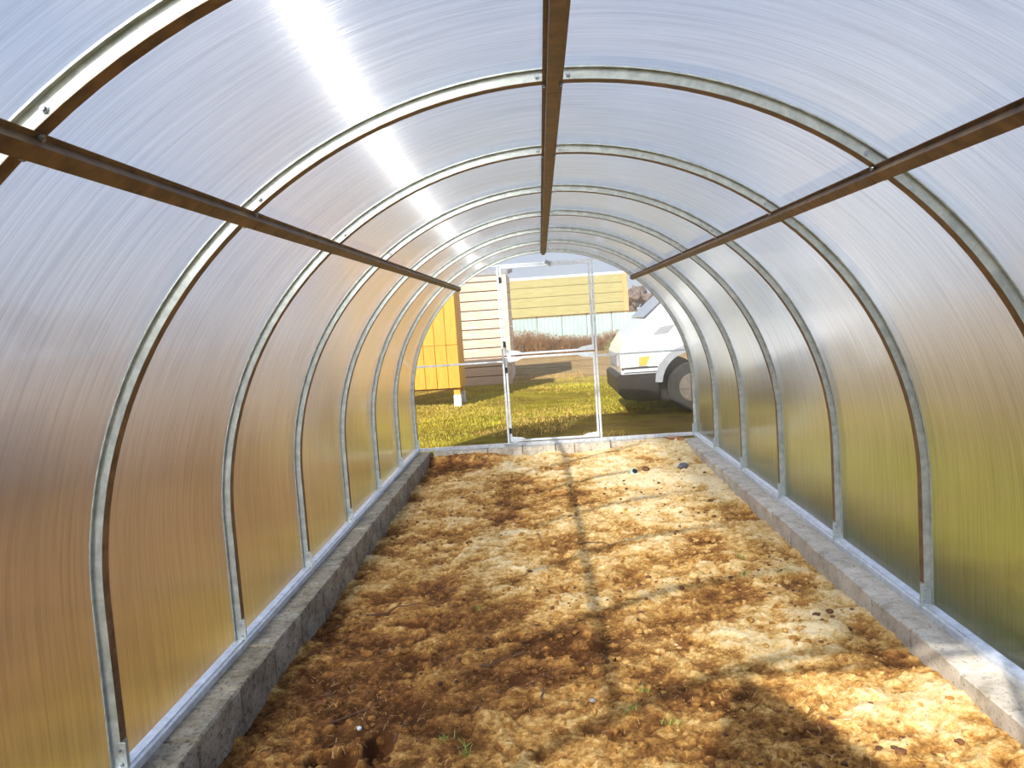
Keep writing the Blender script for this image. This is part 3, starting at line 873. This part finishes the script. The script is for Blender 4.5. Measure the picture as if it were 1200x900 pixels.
# grey flare round the front wheel arch
def ring(nm, cx_, cz_, r0, r1, y0, y1, mat, parent, a0=0.0, a1=math.pi, n=16):
    pts = [(cx_ + r1 * math.cos(a0 + (a1 - a0) * i / n), cz_ + r1 * math.sin(a0 + (a1 - a0) * i / n)) for i in range(n + 1)]
    pts += [(cx_ + r0 * math.cos(a1 - (a1 - a0) * i / n), cz_ + r0 * math.sin(a1 - (a1 - a0) * i / n)) for i in range(n + 1)]
    return solid(pts, y0, y1, nm, mat, parent)
ring('wheel_arch', WX, 0.40, 0.43, 0.53, -0.035, 0.05, M['flare'], van, 0.0, math.pi * .98)
ring('wheel_arch', RX, 0.42, 0.42, 0.50, -0.035, 0.05, M['flare'], van)
for cx_ in (WX, RX):
    for yy in (0.12, VW - 0.12):
        bm = bmesh.new(); cyl(bm, (0, 0, 0), (0, 1, 0), WR, 0.21, 32, 0.03)
        w = bm_obj('wheel', bm, M['rubber'], van, (cx_, yy, WZ - 0.02), smooth=False)
        bm = bmesh.new(); s = -1 if yy < 1 else 1
        cyl(bm, (0, s * 0.105, 0), (0, 1, 0), 0.20, 0.02, 24, 0.006)
        for k in range(6):
            t = k * math.pi / 3
            bx(bm, (0.11 * math.cos(t), s * 0.118, 0.11 * math.sin(t)), (0.15, 0.014, 0.045), 0.004, Matrix.Rotation(-t, 3, 'Y'))
        bm_obj('rim', bm, M['rim'], w)
solid([(1.04, 0.655), (1.04, 0.88), (1.20, 0.885), (1.22, 0.66)], -0.012, 0.03, 'headlamp', M['lamp_clear'], van)
solid([(1.22, 0.665), (1.20, 0.885), (1.46, 0.90), (1.36, 0.665)], -0.014, 0.03, 'headlamp', M['lamp_clear'], van)
solid([(1.24, 0.672), (1.245, 0.79), (1.40, 0.80), (1.34, 0.672)], -0.018, 0.03, 'turn_signal', M['lamp_amber'], van)
solid([(1.00, 0.635), (1.00, 0.652), (1.50, 0.655), (1.50, 0.638)], -0.012, 0.03, 'trim_strip', M['car_black'], van)
solid([(1.45, 1.09), (1.56, 1.19), (1.76, 1.21), (1.65, 1.10)], -0.010, 0.02, 'side_vent', M['flare'], van)
solid([(0.97, 0.66), (0.975, 0.82), (1.0, 0.84), (1.0, 0.66)], 0.35, VW - .35, 'grille', M['flare'], van)
# windscreen lying on the slope, side window, sliding door seam, mirror
bm = bmesh.new()
c0 = Vector((1.36, VW / 2, 1.335)); c1 = Vector((2.16, VW / 2, 2.0))
d_ = (c1 - c0); L_ = d_.length
bx(bm, (0, 0, 0), (L_, VW - .22, 0.012), 0.004, Matrix.Rotation(-math.atan2(d_.z, d_.x), 3, 'Y'))
bm_obj('windscreen', bm, M['glass_dark'], van, (c0 + c1) / 2)
solid([(2.15, 1.25), (2.30, 1.84), (3.10, 1.86), (3.10, 1.22)], -0.008, 0.02, 'side_window', M['glass_dark'], van)
solid([(3.25, 1.25), (3.25, 1.86), (4.25, 1.82), (4.35, 1.25)], -0.008, 0.02, 'side_window', M['glass_dark'], van)
box('mirror', (2.12, -0.12, 1.30), (0.10, 0.16, 0.22), M['car_black'], van, 0.02)
for poly in bpy.data.objects['bumper'].data.polygons: poly.use_smooth = False

# ------------------------------------------------------------------ further buildings and fences seen blurred through the side walls
rb = empty('red_barn', (7.6, 27.0, -0.1))
tag(rb, 'small red barn showing as a blurred red patch through the right wall', 'barn')
for i in range(14):
    shared_box('board', (0.235, 0.03, 2.0), M['red_wood'], rb, (-1.6 + i * 0.24, 0, 1.0))
box('barn_wall', (0, 1.3, 1.0), (3.3, 2.5, 2.0), M['red_wood'], rb)
prism('barn_roof', [(-1.85, 1.98), (1.85, 1.98), (0, 2.8)], -0.2, 2.8, M['roofing'], rb, 'y')
lf = empty('board_fence', (-5.6, 6.0, -0.1))
tag(lf, 'low dark brown board fence, a dark blur through the near left wall', 'fence')
for i in range(24):
    shared_box('fence_board', (0.03, 0.145, 0.80 ), M['brown_wood'], lf, (0.0, -2.3 + i * 0.155 + 0.6, 0.45))
for z_ in (0.2, 0.7): box('fence_rail', (-0.04, 0.1, z_), (0.05, 3.8, 0.07), M['brown_wood'], lf)
for y_ in (-1.7, 0.1, 1.9): box('fence_post', (-0.10, y_, 0.45), (0.09, 0.09, 0.95), M['brown_wood'], lf)

# ------------------------------------------------------------------ shrubs
def shrub_mesh(nm, seed, n, h, spread, leafy, mat):
    r = np.random.default_rng(seed); V = []; Fc = []
    for i in range(n):
        a_ = r.uniform(0, 2 * math.pi); lean = r.uniform(0.05, 0.7) * spread
        L = h * r.uniform(0.55, 1.0); bx_, by_ = r.normal(0, .10 * spread, 2)
        pts = []
        for k in range(4):
            t = k / 3
            pts.append(np.array([bx_ + math.cos(a_) * lean * t ** 1.5 * .6 + r.normal(0, .02), by_ + math.sin(a_) * lean * t ** 1.5 * .6 + r.normal(0, .02), L * t]))
        w_ = 0.012
        s = len(V)
        for k, p in enumerate(pts):
            ww = w_ * (1 - k / 3.5); V += [p + [ww * math.sin(a_), -ww * math.cos(a_), 0], p - [ww * math.sin(a_), -ww * math.cos(a_), 0], p + [ww * math.cos(a_), ww * math.sin(a_), ww * .3]]
        for k in range(3):
            b = s + k * 3
            for j in range(3): Fc.append((b + j, b + (j + 1) % 3, b + 3 + (j + 1) % 3, b + 3 + j))
        for q_ in range(leafy):
            t = r.uniform(.25, 1.0); p = pts[0] * (1 - t) + pts[3] * t + r.normal(0, .05, 3)
            u = r.normal(0, 1, 3); u /= np.linalg.norm(u); v = np.cross(u, r.normal(0, 1, 3)); v /= np.linalg.norm(v)
            sz = r.uniform(.018, .04); s = len(V)
            V += [p, p + (u + v * .5) * sz, p + u * sz * 2, p + (u - v * .5) * sz]; Fc.append((s, s + 1, s + 2, s + 3))
    me_ = bpy.data.meshes.new(nm); me_.from_pydata([tuple(map(float, v)) for v in V], [], Fc); me_.update(); me_.materials.append(mat)
    return me_
SM = [shrub_mesh('shrub', 100 + i, 230, 1.0, 1.2, 6, M['shrub']) for i in range(3)]
GM = [shrub_mesh('shrub', 200 + i, 90, 1.0, 1.0, 14, M['green_shrub']) for i in range(2)]
# dry brown bushes in a row in front of the fence
for i, (xx, hh) in enumerate([(-1.2, 1.05), (-0.6, 1.0), (-0.05, 0.9), (0.5, 0.75), (1.05, 0.72), (1.6, 0.66), (2.15, 0.70), (2.7, 0.8)]):
    o = bpy.data.objects.new('bush', SM[i % 3]); COL.objects.link(o)
    o.location = (xx, 29.4 + 0.3 * (i % 2), -0.11); o.scale = (1.1, 1.1, hh); o.rotation_euler = (0, 0, i * 1.3)
    tag(o, 'dry brown twiggy bush in the row before the teal fence', 'bush', 'dry bushes before the teal fence')
for i, (xx, yy, hh, lb) in enumerate([(2.15, 22.5, 0.72, 'green bush nearest the door post, left of the van'), (2.75, 22.0, 0.9, 'taller green bush just left of the van nose'),
                                  (3.45, 23.5, 1.15, 'green bush peeping over the slope of the van nose')]):
    o = bpy.data.objects.new('bush', GM[i % 2]); COL.objects.link(o)
    o.location = (xx, yy, -0.11); o.scale = (1.1, 1.1, hh); o.rotation_euler = (0, 0, i * 2.1)
    tag(o, lb, 'bush', 'green bushes left of the van')

# ------------------------------------------------------------------ far trees: brown crowns of twigs on a trunk
def tree_mesh(seed, H=6.0):
    r = random.Random(seed)
    bm = bmesh.new()
    for k in range(9):
        c = Vector((r.gauss(0, H * .15), r.gauss(0, H * .15), H * r.uniform(.42, .86)))
        g = bmesh.ops.create_icosphere(bm, subdivisions=2, radius=H * r.uniform(.11, .19), matrix=Matrix.Translation(c))
        for v in g['verts']:
            v.co = c + (v.co - c) * (1 + r.uniform(-.28, .28))
    me_ = bpy.data.meshes.new('crown'); bm.to_mesh(me_); bm.free()
    bm = bmesh.new()
    tube_pts(bm, [(0, 0, 0), (0.05, 0, H * .25), (0, .05, H * .5), (0, 0, H * .75)], [H * .03, H * .024, H * .017, H * .008], 7)
    for k in range(5):
        a_ = k * 1.26
        tube_pts(bm, [(0, 0, H * .3), (math.cos(a_) * H * .12, math.sin(a_) * H * .12, H * .5), (math.cos(a_) * H * .2, math.sin(a_) * H * .2, H * .66)], [H * .012, H * .008, H * .004], 5)
    mt = bpy.data.meshes.new('trunk'); bm.to_mesh(mt); bm.free()
    me_.materials.append(M['forest']); mt.materials.append(M['brown_wood'])
    return me_, mt
TM = [tree_mesh(s) for s in (1, 2, 3)]
def tree(xx, yy, sc_, label, grp, i):
    t = empty('tree', (xx, yy, GY)); t.scale = (sc_, sc_, sc_); t.rotation_euler = (0, 0, i * 1.7)
    tag(t, label, 'tree', grp)
    for nm, me_ in zip(('crown', 'trunk'), TM[i % 3]):
        o = bpy.data.objects.new(nm, me_); COL.objects.link(o); o.parent = t
i = 0
for xx in np.linspace(11, 26, 9):
    tree(xx, 92 + 3 * math.sin(i * 2.1), 0.62 + .1 * math.sin(i * 1.3), 'brown tree in the far treeline seen above the van', 'far treeline above the van', i); i += 1
for k in range(12):
    tree(-48 - 6 * math.sin(k * 2.3), 8 + k * 8.5, 0.85 + .15 * math.sin(k * 1.9), 'bare brown tree far off beyond the left wall, a faint blur', 'far trees on the left', i); i += 1
for k in range(9):
    tree(62 + 6 * math.sin(k * 2.3), 12 + k * 9.0, 0.8 + .15 * math.sin(k * 1.9), 'bare brown tree far off beyond the right wall, a faint blur', 'far trees on the right', i); i += 1

# ------------------------------------------------------------------ lawn blades beyond the end wall
def blades(nm, n, x0, x1, y0, y1, h0, h1, w_, zf, mat, seed, dens=None):
    r = np.random.default_rng(seed)
    x = r.uniform(x0, x1, n); y = y0 + (y1 - y0) * r.random(n) ** 1.3
    if dens is not None:
        k = dens(x, y); x, y = x[k], y[k]; n = len(x)
    z = zf(x, y)
    a_ = r.uniform(0, 2 * np.pi, n); h = r.uniform(h0, h1, n); ln = r.uniform(.2, 1.0, n)
    b_ = r.uniform(0, 2 * np.pi, n)
    wv = w_ * r.uniform(.6, 1.3, n)
    P0 = np.stack([x - wv * np.cos(a_), y - wv * np.sin(a_), z], -1)
    P1 = np.stack([x + wv * np.cos(a_), y + wv * np.sin(a_), z], -1)
    P2 = np.stack([x + h * ln * np.cos(b_), y + h * ln * np.sin(b_), z + h], -1)
    V = np.stack([P0, P1, P2], 1).reshape(-1, 3)
    me_ = bpy.data.meshes.new(nm)
    me_.from_pydata(V, [], np.arange(len(V)).reshape(-1, 3))
    o = link(nm, me_, mat)
    tag(o, kind='stuff')
    return o
gz = lambda x, y: GY + 0.03 * fbm(x, y, 0.45, 3, 50) * np.clip(np.maximum(np.abs(x) - 1.6, y - 8.2) / 1.5, 0, 1) - 0.004
tag(blades('lawn_grass', 42000, -3.4, 3.6, 8.25, 17.5, .015, .05, .006, gz, M['lawn'], 5, lambda x, y: (fbm(x, y, .5, 3, 70) > -0.35) & ((x - .9) ** 2 + (y - 9.3) ** 2 > 3.5 + 2 * fbm(x, y, 1.1, 2, 7))),
    'short yellow green lawn grass beyond the far end wall', 'grass')
tag(blades('dry_grass', 26000, -3.4, 3.6, 8.25, 19.0, .015, .06, .006, gz, M['lawn_dry'], 6, lambda x, y: fbm(x, y, .5, 3, 70) < 0.1),
    'dry straw coloured grass mixed into the lawn outside', 'grass')

# ------------------------------------------------------------------ things on the soil
def soil_xy(x, y, dz=0.0): return (x, y, on_soil(x, y) + dz)
TUFTS = [(-0.44, 2.30, .055, 'small green grass tuft near the bottom edge, left of centre'), (0.17, 2.49, .05, 'green tuft at the near end of the dark shadow line'),
         (-0.53, 2.44, .035, 'tiny green tuft just left of the nearest grass tuft'), (1.0, 4.19, .04, 'olive green tuft in the soil near the right blocks'),
         (0.24, 2.68, .035, 'yellow green tuft right of the dark shadow line'), (-0.51, 3.71, .03, 'faint green tuft left of the middle of the soil'),
         (0.95, 3.9, .03, 'flat olive tuft lying near the right blocks'), (0.30, 2.42, .03, 'yellowish tuft close to the lit corner patch')]
for i, (xx, yy, hh, lb) in enumerate(TUFTS):
    r = np.random.default_rng(300 + i); V = []; Fc = []
    for b in range(16):
        a_ = r.uniform(0, 6.28); L = hh * r.uniform(.5, 1.1); w_ = .0022; ln = r.uniform(.3, 1.3)
        o_ = r.normal(0, .012, 2); s = len(V)
        for k in range(3):
            t = k / 3; ww = w_ * (1 - .2 * k)
            c = np.array([o_[0] + math.cos(a_) * L * ln * t * t, o_[1] + math.sin(a_) * L * ln * t * t, L * t])
            d2 = np.array([math.sin(a_), -math.cos(a_), 0]) * ww
            V += [c + d2, c - d2]
        V.append(np.array([o_[0] + math.cos(a_) * L * ln, o_[1] + math.sin(a_) * L * ln, L * .95]))
        Fc += [(s, s + 1, s + 3, s + 2), (s + 2, s + 3, s + 5, s + 4), (s + 4, s + 5, s + 6)]
    o = mesh('grass_tuft', V, Fc, M['blade'], None, soil_xy(xx, yy, -0.003))
    tag(o, lb, 'grass', 'grass tufts in the soil')
def pebble(nm, x, y, s, mat, label, cat, seed=0, dz=0.0):
    r = random.Random(seed); bm = bmesh.new()
    bmesh.ops.create_icosphere(bm, subdivisions=2, radius=1)
    for v in bm.verts:
        v.co *= 1 + r.uniform(-.14, .14)
        v.co = Vector((v.co.x * s[0], v.co.y * s[1], v.co.z * s[2]))
    o = bm_obj(nm, bm, mat, None, soil_xy(x, y, s[2] * .55 + dz)); o.rotation_euler = (0, 0, seed)
    tag(o, label, cat); return o
pebble('stone', 1.14, 6.73, (.078, .05, .030), M['dark_stone'], 'flat dark grey stone lying near the far right blocks', 'stone', 1)
pebble('stone', -0.89, 2.57, (.012, .010, .008), M['white_paint'], 'tiny white pebble left of centre near the bottom', 'stone', 2)
pebble('stone', 0.03, 2.62, (.014, .012, .009), M['stone'], 'small grey pebble left of the dark shadow line', 'stone', 3)
# a scrap of mint coloured plastic: bent strip round a dark core
mp_ = empty('plastic_cap', soil_xy(0.69, 6.71, 0.012)); tag(mp_, 'small mint green plastic cap lying on the soil left of the dark stone', 'cap')
bm = bmesh.new(); cyl(bm, (0, 0, 0.008), (0.35, -0.6, 0.7), 0.036, 0.03, 18, 0.004); bm_obj('cap_body', bm, M['mint'], mp_)
bm = bmesh.new(); cyl(bm, (0.006, -0.011, 0.021), (0.35, -0.6, 0.7), 0.025, 0.008, 18); bm_obj('cap_hole', bm, M['car_black'], mp_)
pebble('soil_lump', 0.80, 6.73, (.05, .03, .022), M['clod'], 'dark lump of soil beside the mint plastic cap', 'lump', 5)
def stick(x0, y0, x1, y1, r_, label, seed):
    r = random.Random(seed); bm = bmesh.new(); pts = []
    n = 6; ox, oy = x0, y0; oz = on_soil(x0, y0)
    for k in range(n):
        t = k / (n - 1); x = x0 + (x1 - x0) * t; y = y0 + (y1 - y0) * t
        pts.append((x - ox + r.uniform(-1, 1) * r_, y - oy + r.uniform(-1, 1) * r_ * 2, on_soil(x, y) - oz + r_ * .8 + .003))
    tube_pts(bm, pts, [r_ * (1 - .5 * k / n) for k in range(n)], 6)
    o = bm_obj('twig', bm, M['twig'], None, (ox, oy, oz)); tag(o, label, 'twig', 'twigs on the soil')
stick(-1.12, 3.72, -0.86, 3.84, .006, 'dark twig slanting near the shaded left block row', 1)
stick(-0.17, 2.66, -0.165, 2.75, .005, 'short upright-looking dark twig left of the dark shadow line', 2)
stick(-0.72, 2.42, -0.70, 2.62, .005, 'curved twig on the rim of the dark hollow near the bottom', 3)
stick(-1.02, 2.62, -0.85, 2.78, .006, 'long thin twig at the lower left edge of the soil', 4)
stick(0.05, 4.75, 0.28, 4.66, .004, 'thin twig lying across the dark shadow line', 5)
stick(-0.45, 3.02, -0.25, 3.12, .006, 'dark bent twig in the middle of the soil', 6)

def scatter_lumps(nm, n, seed, smin, smax, mat, label, dens=None):
    r = np.random.default_rng(seed)
    ico = bmesh.new(); bmesh.ops.create_icosphere(ico, subdivisions=1, radius=1)
    BV = np.array([v.co[:] for v in ico.verts]); BF = np.array([[v.index for v in f.verts] for f in ico.faces]); ico.free()
    x = r.uniform(-1.30, 1.30, n); y = 1.9 + 6.0 * r.random(n) ** 1.5
    if dens is not None:
        k = dens(x, y); x, y = x[k], y[k]; n = len(x)
    z = soil_h(x, y)[0]
    s = smin + (smax - smin) * r.random(n) ** 4
    V = BV[None] * (1 + r.uniform(-.3, .3, (n, len(BV), 1))) * s[:, None, None] * np.stack([r.uniform(.7, 1.6, n), r.uniform(.7, 1.4, n), r.uniform(.5, .9, n)], -1)[:, None]
    V = V + np.stack([x, y, z + s * .25], -1)[:, None]
    Fc = BF[None] + (np.arange(n) * len(BV))[:, None, None]
    me_ = bpy.data.meshes.new(nm); me_.from_pydata(V.reshape(-1, 3), [], Fc.reshape(-1, 3))
    o = link(nm, me_, mat); tag(o, label, 'soil', kind='stuff')
    return o
scatter_lumps('soil_crumbs', 5200, 9, .003, .022, M['soil'], 'small crumbs of sandy soil scattered over the floor')
scatter_lumps('dark_crumbs', 2600, 10, .003, .016, M['clod'], 'dark moist soil crumbs in patches on the floor',
              lambda x, y: (fbm(x, y, 1.3, 3, 91) > 0.15) | ((x > 1.0) & (y < 4.2) & (y > 2.9)))
r = np.random.default_rng(77); n = 2600
x = r.uniform(-1.3, 1.3, n); y = 1.9 + 6 * r.random(n) ** 1.5; a_ = r.uniform(0, 6.28, n); L = r.uniform(.008, .035, n); w_ = .0009
z = soil_h(x, y)[0] + .004; x2 = x + np.cos(a_) * L; y2 = y + np.sin(a_) * L; z2 = soil_h(x2, y2)[0] + .005
dx = -np.sin(a_) * w_; dy = np.cos(a_) * w_
V = np.stack([np.stack([x + dx, y + dy, z], -1), np.stack([x - dx, y - dy, z], -1), np.stack([x2 - dx, y2 - dy, z2], -1), np.stack([x2 + dx, y2 + dy, z2], -1)], 1).reshape(-1, 3)
me_ = bpy.data.meshes.new('straw_bits'); me_.from_pydata(V, [], np.arange(len(V)).reshape(-1, 4))
tag(link('straw_bits', me_, M['straw']), 'thin bits of dry straw on the soil', 'straw', kind='stuff')

# scrap of protective film on the far bottom rail
bm = bmesh.new()
vs = [(-.075, -.02, 0), (.05, -.024, .004), (.095, .012, .012), (.03, .02, .003), (-.06, .016, .001)]
A = [bm.verts.new(v) for v in vs]; B = [bm.verts.new((v[0], v[1], v[2] + .0015)) for v in vs]
bm.faces.new(A[::-1]); bm.faces.new(B)
for k in range(5): bm.faces.new((A[k], A[(k + 1) % 5], B[(k + 1) % 5], B[k]))
tag(bm_obj('film_scrap', bm, M['scrap'], None, (-0.49, 7.962, 0.0195)), 'pale blue scrap of film lying on the bottom rail left of the door', 'scrap')
